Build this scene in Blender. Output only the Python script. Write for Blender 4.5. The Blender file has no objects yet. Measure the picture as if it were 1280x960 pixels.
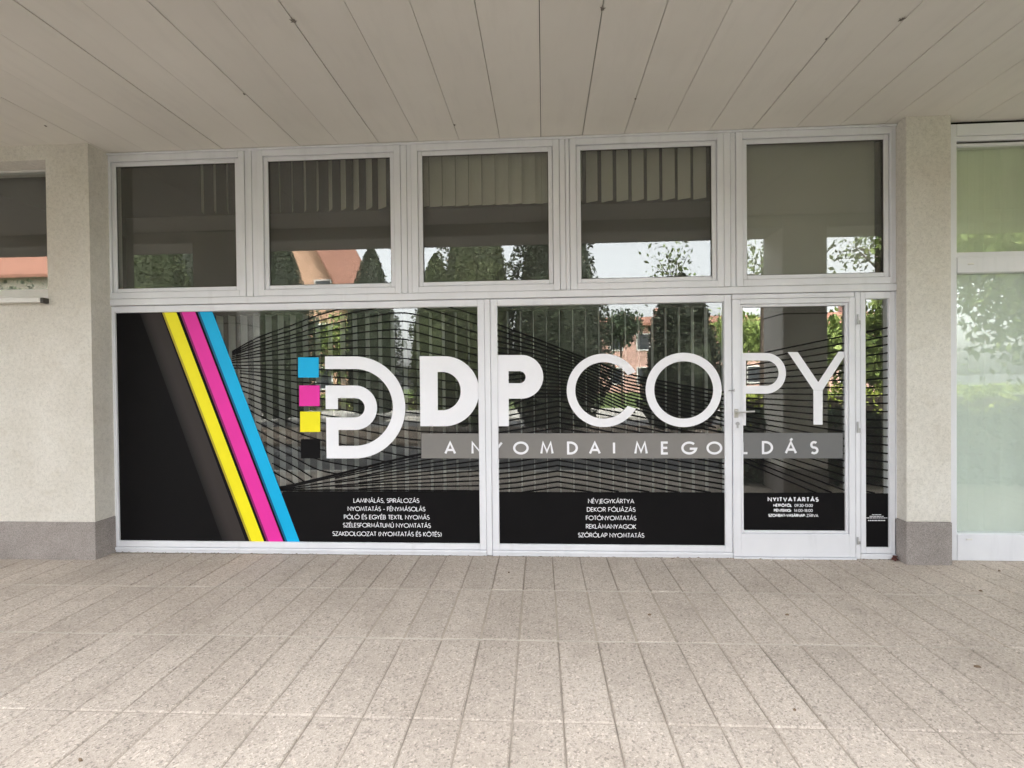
import bpy, bmesh, math, random
from mathutils import Vector, Matrix
random.seed(7)
S = bpy.context.scene
COL = S.collection
R = math.radians

# ------------------------------------------------------------------ camera
F_PX, YAW, PIT, ROL = 661.4, R(3.436), R(-0.649), R(-0.5906)
CAM = Vector((0.0, -4.2, 1.415))
fw = Vector((-math.sin(YAW)*math.cos(PIT), math.cos(YAW)*math.cos(PIT), math.sin(PIT)))
_r = Vector((math.cos(YAW), math.sin(YAW), 0)); _u = _r.cross(fw)
cr = math.cos(ROL)*_r + math.sin(ROL)*_u
cu = -math.sin(ROL)*_r + math.cos(ROL)*_u
cam = bpy.data.cameras.new('camera'); camo = bpy.data.objects.new('camera', cam); COL.objects.link(camo)
cam.sensor_width = 36.0; cam.lens = F_PX/1280*36.0; cam.clip_start = 0.05; cam.clip_end = 2000
M = Matrix((cr, cu, -fw)).transposed().to_4x4(); M.translation = CAM
camo.matrix_world = M
S.camera = camo

# ------------------------------------------------------------------ light
W = bpy.data.worlds.new('World'); S.world = W; W.use_nodes = True
nt = W.node_tree; nt.nodes.clear()
out = nt.nodes.new('ShaderNodeOutputWorld'); bg = nt.nodes.new('ShaderNodeBackground')
sky = nt.nodes.new('ShaderNodeTexSky'); sky.sky_type = 'NISHITA'; sky.sun_disc = False
SUN_EL, SUN_AZ = R(58), R(25)
sky.sun_elevation = SUN_EL; sky.sun_rotation = SUN_AZ; sky.air_density = 1.0; sky.dust_density = 4.0; sky.ozone_density = 1.0
hs = nt.nodes.new('ShaderNodeHueSaturation'); hs.inputs['Saturation'].default_value = 0.16
nt.links.new(sky.outputs[0], hs.inputs['Color']); nt.links.new(hs.outputs[0], bg.inputs['Color'])
bg.inputs['Strength'].default_value = 0.15
nt.links.new(bg.outputs[0], out.inputs['Surface'])
sd = Vector((math.sin(SUN_AZ)*math.cos(SUN_EL), math.cos(SUN_AZ)*math.cos(SUN_EL), math.sin(SUN_EL)))
sl = bpy.data.lights.new('sun', 'SUN'); sl.energy = 1.2; sl.angle = R(20); sl.color = (1.0, 0.97, 0.93)
so = bpy.data.objects.new('sun', sl); COL.objects.link(so); so.rotation_euler = sd.to_track_quat('Z', 'Y').to_euler()
so.location = (0, 0, 30)
S.view_settings.view_transform = 'Standard'; S.view_settings.look = 'None'
S.view_settings.gamma = 1.0; S.view_settings.use_curve_mapping = False
S.view_settings.exposure = 3.58
S.render.engine = 'CYCLES'
S.cycles.max_bounces = 10; S.cycles.diffuse_bounces = 5; S.cycles.glossy_bounces = 4; S.cycles.transparent_max_bounces = 24
S.cycles.sample_clamp_indirect = 6.0
S.render.resolution_x = 1024; S.render.resolution_y = 768

# ------------------------------------------------------------------ measuring helpers: photo pixel -> point on a vertical plane Y
def ray(x, y): return fw + cr*((x-640)/F_PX) + cu*((480-y)/F_PX)
def P(x, y, Y=0.0):
    d = ray(x, y); t = (Y-CAM.y)/d.y
    return (CAM.x+d.x*t, CAM.z+d.z*t)
def PX(x, y=530, Y=0.0): return P(x, y, Y)[0]
def PZ(x, y, Y=0.0): return P(x, y, Y)[1]

# ------------------------------------------------------------------ materials
def newmat(name):
    m = bpy.data.materials.new(name); m.use_nodes = True
    n = m.node_tree.nodes; b = n['Principled BSDF']
    return m, m.node_tree, b
def sset(b, k, v):
    if k in b.inputs: b.inputs[k].default_value = v
def N(t, kind, **kw):
    n = t.nodes.new(kind)
    for k, v in kw.items(): setattr(n, k, v)
    return n
def coord(t):
    tc = N(t, 'ShaderNodeTexCoord'); return tc.outputs['Object']
def noise(t, co, scale, detail=4, rough=.55, vec=None):
    n = N(t, 'ShaderNodeTexNoise'); n.inputs['Scale'].default_value = scale; n.inputs['Detail'].default_value = detail
    n.inputs['Roughness'].default_value = rough
    if vec:
        mp = N(t, 'ShaderNodeMapping'); mp.inputs['Scale'].default_value = vec
        t.links.new(co, mp.inputs[0]); co = mp.outputs[0]
    t.links.new(co, n.inputs['Vector']); return n.outputs['Fac']
def ramp(t, fac, stops):
    r = N(t, 'ShaderNodeValToRGB'); e = r.color_ramp.elements
    while len(e) < len(stops): e.new(.5)
    for k, (p, c) in enumerate(stops):
        e[k].position = p; e[k].color = (c[0], c[1], c[2], 1) if not isinstance(c, (int, float)) else (c, c, c, 1)
    t.links.new(fac, r.inputs[0]); return r.outputs[0]
def mix(t, a, b, fac, mode='MIX'):
    m = N(t, 'ShaderNodeMix', data_type='RGBA', blend_type=mode)
    for sk, v in ((0, fac), (6, a), (7, b)):
        s = m.inputs[sk]
        if hasattr(v, 'is_output'): t.links.new(v, s)
        elif isinstance(v, (int, float)) and sk: s.default_value = (v, v, v, 1)
        elif sk: s.default_value = (v[0], v[1], v[2], 1)
        else: s.default_value = v
    return m.outputs[2]
def bump(t, b, h, strength, dist=.002):
    n = N(t, 'ShaderNodeBump'); n.inputs['Strength'].default_value = strength; n.inputs['Distance'].default_value = dist
    t.links.new(h, n.inputs['Height']); t.links.new(n.outputs[0], b.inputs['Normal'])
def pm(name, col, rough=.6, var=.10, scale=6.0, fine=60.0, bmp=0.0, bscale=120.0, spec=.4, metal=0.0, rpi=0.0, dirt=None):
    m, t, b = newmat(name); co = coord(t)
    lo = tuple(c*(1-var) for c in col); hi = tuple(min(1, c*(1+var)) for c in col)
    c = ramp(t, noise(t, co, scale, 5), [(.3, lo), (.7, hi)])
    f = ramp(t, noise(t, co, fine, 3), [(.3, 1-var*.6), (.7, 1+var*.3)])
    c = mix(t, c, f, .6, 'MULTIPLY')
    if dirt:
        dcol, dscale, dth = dirt
        d = ramp(t, noise(t, co, dscale, 6, .65), [(dth, 0.0), (min(1, dth+.18), 1.0)])
        c = mix(t, c, dcol, d)
    if rpi:
        g = N(t, 'ShaderNodeNewGeometry')
        rr = ramp(t, g.outputs['Random Per Island'], [(0, 1-rpi), (1, 1+rpi)])
        c = mix(t, c, rr, 1.0, 'MULTIPLY')
    t.links.new(c, b.inputs['Base Color'])
    sset(b, 'Roughness', rough); sset(b, 'Specular IOR Level', spec); sset(b, 'Metallic', metal)
    if bmp: bump(t, b, noise(t, co, bscale, 4, .7), bmp)
    return m

def mat_frame():
    m, t, b = newmat('white_paint'); co = coord(t)
    c = ramp(t, noise(t, co, 3.0, 5), [(.3, (.69, .695, .73)), (.7, (.75, .755, .79))])
    sp = ramp(t, noise(t, co, 38, 6, .75), [(.70, 0.0), (.78, 1.0)])
    c = mix(t, c, (.40, .37, .33), sp)
    st = ramp(t, noise(t, co, 9, 5, .6, (1, 1, .12)), [(.55, 1.0), (.85, .86)])
    c = mix(t, c, st, 1.0, 'MULTIPLY')
    t.links.new(c, b.inputs['Base Color']); sset(b, 'Roughness', .42); sset(b, 'Specular IOR Level', .4)
    bump(t, b, noise(t, co, 40, 3, .6, (1, 1, .3)), .10, .002)
    return m
def mat_render_wall():
    m, t, b = newmat('rendered_wall'); co = coord(t)
    c = ramp(t, noise(t, co, 2.2, 6, .6), [(.25, (.60, .565, .505)), (.75, (.70, .672, .62))])
    sp = ramp(t, noise(t, co, 95, 3, .8), [(.36, .84), (.48, 1.0)])
    c = mix(t, c, sp, 1.0, 'MULTIPLY')
    c = mix(t, c, ramp(t, noise(t, co, 34, 5, .7), [(.30, .87), (.55, 1.0), (.75, 1.05)]), 1.0, 'MULTIPLY')
    st = ramp(t, noise(t, co, 7, 7, .72), [(.56, 0.0), (.78, .42)])
    c = mix(t, c, (.46, .41, .33), st)
    t.links.new(c, b.inputs['Base Color']); sset(b, 'Roughness', .9); sset(b, 'Specular IOR Level', .2)
    bump(t, b, noise(t, co, 130, 5, .75), .55, .004)
    return m
def mat_plinth():
    m, t, b = newmat('granite_plaster'); co = coord(t)
    v = N(t, 'ShaderNodeTexVoronoi'); v.inputs['Scale'].default_value = 260; t.links.new(co, v.inputs['Vector'])
    c = ramp(t, v.outputs['Color'], [(.15, (.215, .19, .178)), (.45, (.305, .272, .255)), (.8, (.385, .35, .33))])
    c = mix(t, c, ramp(t, noise(t, co, 5, 5), [(.3, .82), (.7, 1.08)]), 1.0, 'MULTIPLY')
    t.links.new(c, b.inputs['Base Color']); sset(b, 'Roughness', .85); sset(b, 'Specular IOR Level', .25)
    bump(t, b, v.outputs['Distance'], .5, .003)
    return m
def mat_paving():
    m, t, b = newmat('washed_concrete'); co = coord(t)
    g = N(t, 'ShaderNodeNewGeometry')
    base = ramp(t, noise(t, co, 1.1, 6, .6), [(.28, (.392, .334, .280)), (.72, (.487, .425, .363))])
    isl = ramp(t, g.outputs['Random Per Island'], [(0, .945), (.5, 1.0), (1, 1.04)])
    c = mix(t, base, isl, 1.0, 'MULTIPLY')
    v = N(t, 'ShaderNodeTexVoronoi'); v.inputs['Scale'].default_value = 120; t.links.new(co, v.inputs['Vector'])
    peb = ramp(t, v.outputs['Color'], [(.10, .50), (.36, .96), (.75, 1.06), (.93, 1.42)])
    c = mix(t, c, peb, .78, 'MULTIPLY')
    sp = ramp(t, noise(t, co, 230, 2, .6), [(.32, .62), (.47, 1.0), (.66, 1.15)])
    c = mix(t, c, sp, .72, 'MULTIPLY')
    st = ramp(t, noise(t, co, 2.6, 7, .7), [(.50, 0.0), (.74, .42)])
    c = mix(t, c, (.25, .21, .17), st)
    gum = N(t, 'ShaderNodeTexVoronoi'); gum.inputs['Scale'].default_value = 2.3; t.links.new(co, gum.inputs['Vector'])
    c = mix(t, c, (.22, .19, .16), ramp(t, gum.outputs['Distance'], [(.028, .55), (.042, 0.0)]))
    ds = ramp(t, noise(t, co, 26, 5, .8), [(.74, 0.0), (.80, .5)])
    c = mix(t, c, (.16, .12, .09), ds)
    t.links.new(c, b.inputs['Base Color']); sset(b, 'Roughness', .82); sset(b, 'Specular IOR Level', .3)
    bump(t, b, v.outputs['Distance'], .45, .003)
    return m
def mat_soffit():
    m, t, b = newmat('soffit_paint'); co = coord(t)
    g = N(t, 'ShaderNodeNewGeometry')
    c = ramp(t, noise(t, co, 1.3, 5), [(.3, (.665, .638, .58)), (.7, (.715, .688, .63))])
    c = mix(t, c, ramp(t, g.outputs['Random Per Island'], [(0, .965), (1, 1.025)]), 1.0, 'MULTIPLY')
    c = mix(t, c, ramp(t, noise(t, co, 14, 5, .6, (1, .15, 1)), [(.5, 1.0), (.85, .93)]), 1.0, 'MULTIPLY')
    t.links.new(c, b.inputs['Base Color']); sset(b, 'Roughness', .55); sset(b, 'Specular IOR Level', .3)
    bump(t, b, noise(t, co, 30, 3), .05, .002)
    return m
def mat_glass(name, tint, k, wav=.05, wscale=1.3, foil=0.0, fcol=(.77, .85, .79), dust_haze=False):
    m = bpy.data.materials.new(name); m.use_nodes = True; t = m.node_tree; t.nodes.clear()
    o = N(t, 'ShaderNodeOutputMaterial'); mx = N(t, 'ShaderNodeMixShader')
    tr = N(t, 'ShaderNodeBsdfTransparent'); tr.inputs[0].default_value = (*tint, 1)
    gl = N(t, 'ShaderNodeBsdfGlossy'); gl.inputs['Roughness'].default_value = 0.0; gl.inputs[0].default_value = (.97, .98, .96, 1)
    lw = N(t, 'ShaderNodeLayerWeight'); lw.inputs['Blend'].default_value = .5      # facing = 1 - |cos|
    fr = N(t, 'ShaderNodeMath', operation='POWER'); fr.inputs[1].default_value = 5; t.links.new(lw.outputs['Facing'], fr.inputs[0])
    mu = N(t, 'ShaderNodeMath', operation='MULTIPLY_ADD'); mu.inputs[1].default_value = .96*k; mu.inputs[2].default_value = .04*k; mu.use_clamp = True
    bp = N(t, 'ShaderNodeBump'); bp.inputs['Strength'].default_value = wav; bp.inputs['Distance'].default_value = .01
    t.links.new(noise(t, coord(t), wscale, 2, .4), bp.inputs['Height'])
    t.links.new(bp.outputs[0], gl.inputs['Normal'])
    t.links.new(fr.outputs[0], mu.inputs[0]); t.links.new(mu.outputs[0], mx.inputs[0])
    body = tr.outputs[0]
    if foil:
        df = N(t, 'ShaderNodeBsdfDiffuse'); df.inputs[0].default_value = (*fcol, 1)
        m2 = N(t, 'ShaderNodeMixShader'); m2.inputs[0].default_value = foil
        if dust_haze:  # uneven grey dust veil, also painted haze that lifts the dark panes
            t.links.new(ramp(t, noise(t, coord(t), 3.5, 6, .7), [(.3, foil*.55), (.75, foil*1.6)]), m2.inputs[0])
        t.links.new(body, m2.inputs[1]); t.links.new(df.outputs[0], m2.inputs[2]); body = m2.outputs[0]
    t.links.new(body, mx.inputs[1]); t.links.new(gl.outputs[0], mx.inputs[2]); t.links.new(mx.outputs[0], o.inputs[0])
    return m
def mat_leaf(name, a, bcol):
    m, t, b = newmat(name)
    g = N(t, 'ShaderNodeNewGeometry')
    c = ramp(t, g.outputs['Random Per Island'], [(0, a), (1, bcol)])
    t.links.new(c, b.inputs['Base Color']); sset(b, 'Roughness', .6); sset(b, 'Specular IOR Level', .3)
    return m

MT = dict(
    frame=mat_frame(), wall=mat_render_wall(), plinth=mat_plinth(), paving=mat_paving(), soffit=mat_soffit(),
    joint=pm('joint_dirt', (.29, .25, .205), .95, .3, 4, 90, .3),
    sand=pm('joint_sand', (.36, .31, .25), .95, .15, 4, 120, .3),
    mortar=pm('pale_mortar', (.44, .395, .335), .95, .15, 4, 120, .3),
    slit=pm('dark_slit', (.03, .028, .025), .9, .2),
    glass=mat_glass('window_glass', (.93, .945, .935), 1.85, .004, 1.3, .022, (.55, .54, .50), True),
    doorglass=mat_glass('door_glass', (.93, .945, .935), 3.0, .004, 1.3, .018, (.55, .54, .50), True),
    greenglass=mat_glass('green_glass', (.905, .925, .86), 1.5, .06, 2.2, .03),
    foil=mat_glass('frosted_green_glass', (.975, .988, .975), 2.3, .10, 2.2, .20),
    black=pm('black_vinyl', (.006, .0055, .006), .7, .10, 3, 40, spec=.10),
    white=pm('white_vinyl', (.79, .79, .825), .5, .03, 3, 40, spec=.3),
    cyan=pm('cyan_vinyl', (0.0, .40, .72), .5, .04, 3, 40, spec=.3),
    magenta=pm('magenta_vinyl', (.74, .03, .34), .5, .04, 3, 40, spec=.3),
    yellow=pm('yellow_vinyl', (.83, .74, .012), .5, .04, 3, 40, spec=.3),
    grey=pm('grey_vinyl', (.20, .19, .18), .5, .05, 3, 40, spec=.3),
    greyd=pm('cool_grey_vinyl', (.155, .155, .155), .5, .05, 3, 40, spec=.3),
    brown=pm('brown_vinyl', (.042, .034, .031), .5, .06, 3, 40, spec=.3),
    brown2=pm('brown_vinyl_mid', (.028, .023, .022), .5, .06, 3, 40, spec=.3),
    brown3=pm('brown_vinyl_deep', (.014, .012, .012), .5, .06, 3, 40, spec=.3),
    steel=pm('brushed_steel', (.55, .54, .52), .35, .08, 20, 90, spec=.5, metal=.9),
    zinc=pm('worn_zinc', (.42, .42, .42), .5, .15, 20, 90, spec=.5, metal=.5),
    darkmetal=pm('dark_metal', (.06, .055, .05), .6, .2),
    slat=pm('blind_slat', (.50, .50, .48), .7, .06, 4, 60),
    slatlight=pm('pale_blind_slat', (.40, .38, .32), .7, .06, 4, 60),
    slatgreen=pm('white_blind_slat', (.72, .765, .72), .7, .04, 4, 60, rpi=.17),
    roller=pm('roller_fabric', (.33, .315, .275), .8, .05, 2, 200),
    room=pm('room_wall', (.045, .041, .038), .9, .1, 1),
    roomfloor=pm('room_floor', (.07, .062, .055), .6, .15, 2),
    concrete=pm('arcade_concrete', (.33, .31, .28), .9, .12, 2, 50, .3),
    paintconc=pm('painted_concrete', (.70, .67, .61), .85, .08, 2, 50, .25),
    asphalt=pm('asphalt', (.050, .050, .052), .9, .2, 2, 90, .5),
    soil=pm('soil', (.06, .045, .032), .95, .3, 3, 60, .6),
    kerb=pm('kerb_concrete', (.42, .40, .36), .9, .12, 3, 60, .3),
    lawn=pm('lawn', (.085, .125, .03), .95, .35, 1.5, 60, .6),
    bark=pm('bark', (.10, .075, .055), .95, .3, 9, 60, .6),
    salmon=pm('salmon_render', (.55, .34, .225), .9, .08, 2, 40),
    cream=pm('cream_render', (.66, .60, .50), .9, .08, 2, 40),
    pink=pm('pink_render', (.58, .36, .30), .9, .08, 2, 40),
    tile=pm('roof_tile', (.33, .155, .105), .85, .2, 4, 30, .4),
    darkglass=pm('dark_pane', (.03, .035, .04), .15, .1, spec=.6),
    whitewood=pm('white_trim', (.72, .71, .68), .6, .06),
    conif=mat_leaf('conifer_leaf', (.020, .030, .015), (.048, .064, .030)),
    conif2=mat_leaf('conifer_leaf_light', (.035, .050, .018), (.085, .105, .038)),
    leaf=mat_leaf('broad_leaf', (.12, .18, .04), (.28, .35, .09)),
    leafdark=mat_leaf('dark_leaf', (.022, .040, .018), (.055, .085, .034)),
    leafy=mat_leaf('yellow_leaf', (.16, .22, .03), (.34, .38, .06)),
    birch=mat_leaf('pale_leaf', (.12, .17, .06), (.20, .25, .10)),
    dead=pm('dead_leaf', (.17, .12, .08), .9, .3, 30, 90),
    flake=pm('paint_flake', (.74, .73, .72), .7, .05),
    rust=pm('rusty_lump', (.10, .035, .028), .9, .35, 40, 120, .5),
    web=pm('cobweb_dust', (.22, .20, .17), .95, .3, 60, 150),
    mat_=pm('car_paint', (.70, .71, .72), .3, .02, spec=.6),
    tyre=pm('tyre_rubber', (.02, .02, .02), .9, .1),
)

# ------------------------------------------------------------------ mesh helpers
class MB:
    def __init__(s): s.v = []; s.f = []; s.m = []
    def add(s, vs, fs, mi=0):
        b = len(s.v); s.v += [tuple(v) for v in vs]; s.f += [tuple(i+b for i in f) for f in fs]; s.m += [mi]*len(fs)
    def box(s, x0, x1, y0, y1, z0, z1, mi=0):
        if x1 < x0: x0, x1 = x1, x0
        if y1 < y0: y0, y1 = y1, y0
        if z1 < z0: z0, z1 = z1, z0
        s.add([(x0,y0,z0),(x1,y0,z0),(x1,y1,z0),(x0,y1,z0),(x0,y0,z1),(x1,y0,z1),(x1,y1,z1),(x0,y1,z1)],
              [(0,3,2,1),(4,5,6,7),(0,1,5,4),(1,2,6,5),(2,3,7,6),(3,0,4,7)], mi)
    def cbox(s, x0, x1, y0, y1, z0, z1, c=.002, mi=0):
        """box with chamfered edges"""
        if x1 < x0: x0, x1 = x1, x0
        if y1 < y0: y0, y1 = y1, y0
        if z1 < z0: z0, z1 = z1, z0
        c = min(c, (x1-x0)*.4, (y1-y0)*.4, (z1-z0)*.4)
        bm = bmesh.new()
        bmesh.ops.create_cube(bm, size=1)
        for v in bm.verts:
            v.co = Vector(((x0+x1)/2+v.co.x*(x1-x0), (y0+y1)/2+v.co.y*(y1-y0), (z0+z1)/2+v.co.z*(z1-z0)))
        bmesh.ops.bevel(bm, geom=list(bm.edges), offset=c, segments=1, affect='EDGES', profile=.5)
        bm.verts.index_update()
        s.add([v.co[:] for v in bm.verts], [[v.index for v in f.verts] for f in bm.faces], mi); bm.free()
    def ring(s, x0, x1, z0, z1, w, y0, y1, c=.002, wt=None, wb=None):
        """rectangular frame of four butted members, w wide, inside edge at x0..x1, z0..z1"""
        wt = w if wt is None else wt; wb = w if wb is None else wb
        s.cbox(x0-w, x0, y0, y1, z0-wb, z1+wt, c); s.cbox(x1, x1+w, y0, y1, z0-wb, z1+wt, c)
        s.cbox(x0, x1, y0, y1, z1, z1+wt, c); s.cbox(x0, x1, y0, y1, z0-wb, z0, c)
    def cyl(s, p0, p1, r0, r1=None, n=12, mi=0, caps=True):
        r1 = r0 if r1 is None else r1
        p0 = Vector(p0); p1 = Vector(p1); d = (p1-p0).normalized()
        a = d.orthogonal().normalized(); b = d.cross(a)
        vs = []
        for p, r in ((p0, r0), (p1, r1)):
            for k in range(n):
                t = 2*math.pi*k/n; vs.append(p+a*math.cos(t)*r+b*math.sin(t)*r)
        fs = [(k, (k+1) % n, n+(k+1) % n, n+k) for k in range(n)]
        if caps: fs += [tuple(range(n-1, -1, -1)), tuple(range(n, 2*n))]
        s.add(vs, fs, mi)
    def tube(s, pts, r, n=8, mi=0):
        for a, b in zip(pts[:-1], pts[1:]):
            s.cyl(a, b, r, r, n, mi)
    def build(s, name, mats, parent=None, smooth=False):
        me = bpy.data.meshes.new(name); me.from_pydata(s.v, [], s.f)
        mats = mats if isinstance(mats, (list, tuple)) else [mats]
        for m in mats: me.materials.append(MT[m] if isinstance(m, str) else m)
        if len(mats) > 1: me.polygons.foreach_set('material_index', s.m)
        if smooth: me.polygons.foreach_set('use_smooth', [True]*len(me.polygons))
        me.update()
        o = bpy.data.objects.new(name, me); COL.objects.link(o)
        if parent:
            o.parent = parent
            o.matrix_parent_inverse = Matrix.Translation(-world_loc(parent))
        return o
def world_loc(o):
    l = o.location.copy()
    # parents are only ever translated or unrotated at build time
    while o.parent and o.parent.type == 'EMPTY' and False: pass
    return l if o.parent is None else Vector((0, 0, 0))
def tag(o, label=None, cat=None, group=None, kind=None):
    if label: o['label'] = label
    if cat: o['category'] = cat
    if group: o['group'] = group
    if kind: o['kind'] = kind
    return o
def thing(name, loc, label, cat, group=None):
    o = bpy.data.objects.new(name, None); COL.objects.link(o); o.location = loc; o.empty_display_size = .1
    return tag(o, label, cat, group)
def struct(mb, name, mats): return tag(mb.build(name, mats), kind='structure')

# ------------------------------------------------------------------ flat graphics on the glass
GY = 0.014            # plane of the vinyl, proud of the glass face at 0.018
def ribbon(pts, w, closed=False):
    """mitred flat ribbon around a 2-D polyline -> list of quads (x, z)"""
    n = len(pts); L = []; Rr = []
    for i in range(n):
        a = pts[i-1] if (i > 0 or closed) else None
        c = pts[(i+1) % n] if (i < n-1 or closed) else None
        p = pts[i]
        def nrm(u, v):
            dx, dz = v[0]-u[0], v[1]-u[1]; l = math.hypot(dx, dz) or 1e-9
            return (-dz/l, dx/l)
        if a is None: nx = nrm(p, c)
        elif c is None: nx = nrm(a, p)
        else:
            n1 = nrm(a, p); n2 = nrm(p, c); sx, sz = n1[0]+n2[0], n1[1]+n2[1]
            l = math.hypot(sx, sz)
            if l < 1e-6: nx = n1
            else:
                sx /= l; sz /= l; k = 1/max(.55, sx*n1[0]+sz*n1[1]); nx = (sx*k, sz*k)
        L.append((p[0]+nx[0]*w/2, p[1]+nx[1]*w/2)); Rr.append((p[0]-nx[0]*w/2, p[1]-nx[1]*w/2))
    q = []
    for i in range(n if closed else n-1):
        j = (i+1) % n
        q.append([Rr[i], Rr[j], L[j], L[i]])
    return q
def clip_poly(poly, x0, x1, z0, z1):
    def cut(pl, ax, lim, sgn):
        o = []
        for i in range(len(pl)):
            a = pl[i]; b = pl[(i+1) % len(pl)]
            ia = (a[ax]-lim)*sgn >= 0; ib = (b[ax]-lim)*sgn >= 0
            if ia: o.append(a)
            if ia != ib:
                t = (lim-a[ax])/(b[ax]-a[ax]); o.append((a[0]+(b[0]-a[0])*t, a[1]+(b[1]-a[1])*t))
        return o
    for ax, lim, sgn in ((0, x0, 1), (0, x1, -1), (1, z0, 1), (1, z1, -1)):
        poly = cut(poly, ax, lim, sgn)
        if len(poly) < 3: return None
    return poly
def flat(mb, polys, y, clip=None, mi=0):
    for pl in polys:
        if clip: pl = clip_poly(pl, *clip)
        if not pl: continue
        ar = sum(pl[i][0]*pl[(i+1) % len(pl)][1]-pl[(i+1) % len(pl)][0]*pl[i][1] for i in range(len(pl)))
        if ar < 0: pl = pl[::-1]      # face the street (-Y)
        mb.add([(p[0], y, p[1]) for p in pl], [tuple(range(len(pl)))], mi)
def pxs(pts, Y=GY): return [P(x, y, Y) for x, y in pts]
def arc(cx, cy, rx, ry, a0, a1, n=28):
    return [(cx+rx*math.cos(R(a0+(a1-a0)*k/n)), cy-ry*math.sin(R(a0+(a1-a0)*k/n))) for k in range(n+1)]
def strip(A, B):
    """quads between two equally long point lists"""
    return [[A[i], A[i+1], B[i+1], B[i]] for i in range(len(A)-1)]

# stroke alphabet, cap height 1, geometric sans: glyph -> (width, strokes)
def ell(cx, cz, rx, rz, a0, a1, n=14): return [(cx+rx*math.cos(R(a0+(a1-a0)*k/n)), cz+rz*math.sin(R(a0+(a1-a0)*k/n))) for k in range(n+1)]
GL = {
 'A': (.72, [[(0, 0), (.36, 1), (.72, 0)], [(.14, .32), (.58, .32)]]),
 'B': (.50, [[(.26, 1), (0, 1), (0, 0), (.28, 0)], ell(.26, .76, .19, .24, 90, -90)[:], [(0, .52), (.26, .52)], ell(.26, .26, .23, .26, 90, -90)]),
 'C': (.74, [ell(.50, .5, .50, .5, 48, 312, 20)]),
 'D': (.64, [[(.16, 0), (0, 0), (0, 1), (.16, 1)] + ell(.16, .5, .48, .5, 90, -90, 18)[1:]]),
 'E': (.42, [[(.42, 1), (0, 1), (0, 0), (.42, 0)], [(0, .52), (.38, .52)]]),
 'F': (.40, [[(.40, 1), (0, 1), (0, 0)], [(0, .5), (.36, .5)]]),
 'G': (.86, [ell(.5, .5, .5, .5, 45, 352, 22) + [(.54, .43)]]),
 'H': (.60, [[(0, 0), (0, 1)], [(.6, 0), (.6, 1)], [(0, .52), (.6, .52)]]),
 'I': (.02, [[(.01, 0), (.01, 1)]]),
 'J': (.24, [[(.22, 1), (.22, .02)] + ell(.06, .02, .16, .18, 0, -120, 8)]),
 'K': (.52, [[(0, 0), (0, 1)], [(.50, 1), (.03, .52), (.52, 0)]]),
 'L': (.36, [[(0, 1), (0, 0), (.36, 0)]]),
 'M': (.84, [[(0, 0), (.14, 1), (.42, .16), (.70, 1), (.84, 0)]]),
 'N': (.66, [[(0, 0), (0, 1), (.66, 0), (.66, 1)]]),
 'O': (1.0, ['c', ell(.5, .5, .5, .5, 0, 360, 28)[:-1]]),
 'P': (.46, [[(0, 0), (0, 1), (.20, 1)] + ell(.20, .73, .26, .27, 90, -90, 12)[1:] + [(0, .46)]]),
 'R': (.50, [[(0, 0), (0, 1), (.20, 1)] + ell(.20, .74, .25, .26, 90, -90, 12)[1:] + [(0, .48)], [(.20, .48), (.50, 0)]]),
 'S': (.44, [ell(.22, .75, .20, .25, 40, 250, 12) + ell(.22, .25, .23, .26, 75, -140, 14)]),
 'T': (.46, [[(0, 1), (.46, 1)], [(.23, 0), (.23, 1)]]),
 'U': (.56, [[(0, 1), (0, .28)] + ell(.28, .28, .28, .28, 180, 360, 14)[1:] + [(.56, 1)]]),
 'V': (.66, [[(0, 1), (.33, 0), (.66, 1)]]),
 'W': (.96, [[(0, 1), (.22, 0), (.48, .88), (.74, 0), (.96, 1)]]),
 'X': (.6, [[(0, 0), (.6, 1)], [(0, 1), (.6, 0)]]),
 'Y': (.66, [[(0, 1), (.33, .46), (.66, 1)], [(.33, 0), (.33, .46)]]),
 'Z': (.54, [[(0, 1), (.54, 1), (0, 0), (.54, 0)]]),
 '0': (.54, ['c', ell(.27, .5, .27, .5, 0, 360, 22)[:-1]]),
 '1': (.20, [[(.0, .88), (.16, 1), (.16, 0)]]),
 '2': (.50, [ell(.25, .74, .24, .26, 165, -35, 12) + [(0, 0), (.5, 0)]]),
 '3': (.48, [ell(.22, .76, .20, .24, 150, -90, 12), ell(.22, .26, .25, .26, 90, -150, 12)]),
 '4': (.56, [[(.42, 0), (.42, 1), (0, .25), (.56, .25)]]),
 '8': (.50, ['c', ell(.25, .76, .19, .24, 0, 360, 18)[:-1], 'c', ell(.25, .26, .24, .26, 0, 360, 18)[:-1]]),
 '9': (.52, ['c', ell(.26, .70, .25, .30, 0, 360, 18)[:-1], [(.49, .6), (.22, 0)]]),
 '-': (.30, [[(0, .38), (.30, .38)]]), ',': (.06, [[(.06, .06), (0, -.16)]]), ':': (.04, [[(.0, .05), (.08, .05)], [(.0, .58), (.08, .58)]]),
 '(': (.20, [ell(.42, .45, .42, .68, 130, 230, 10)]), ')': (.20, [ell(-.22, .45, .42, .68, 50, -50, 10)]),
}
ACC = {'Á': ('A', 'a'), 'É': ('E', 'a'), 'Ó': ('O', 'a'), 'Ö': ('O', 'd'), 'Ő': ('O', 'dd'), 'Ü': ('U', 'd'), 'Ú': ('U', 'a'), 'Ű': ('U', 'dd'), 'Í': ('I', 'a')}
def glyph(ch):
    if ch in ACC:
        b, a = ACC[ch]; w, st = GL[b]; st = list(st); c = w/2
        if a == 'a': st = st + [[(c-.04, 1.13), (c+.10, 1.33)]]
        elif a == 'd': st = st + [[(c-.19, 1.22), (c-.08, 1.22)], [(c+.08, 1.22), (c+.19, 1.22)]]
        else: st = st + [[(c-.18, 1.13), (c-.05, 1.33)], [(c+.06, 1.13), (c+.19, 1.33)]]
        return w, st
    return GL[ch]
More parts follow.
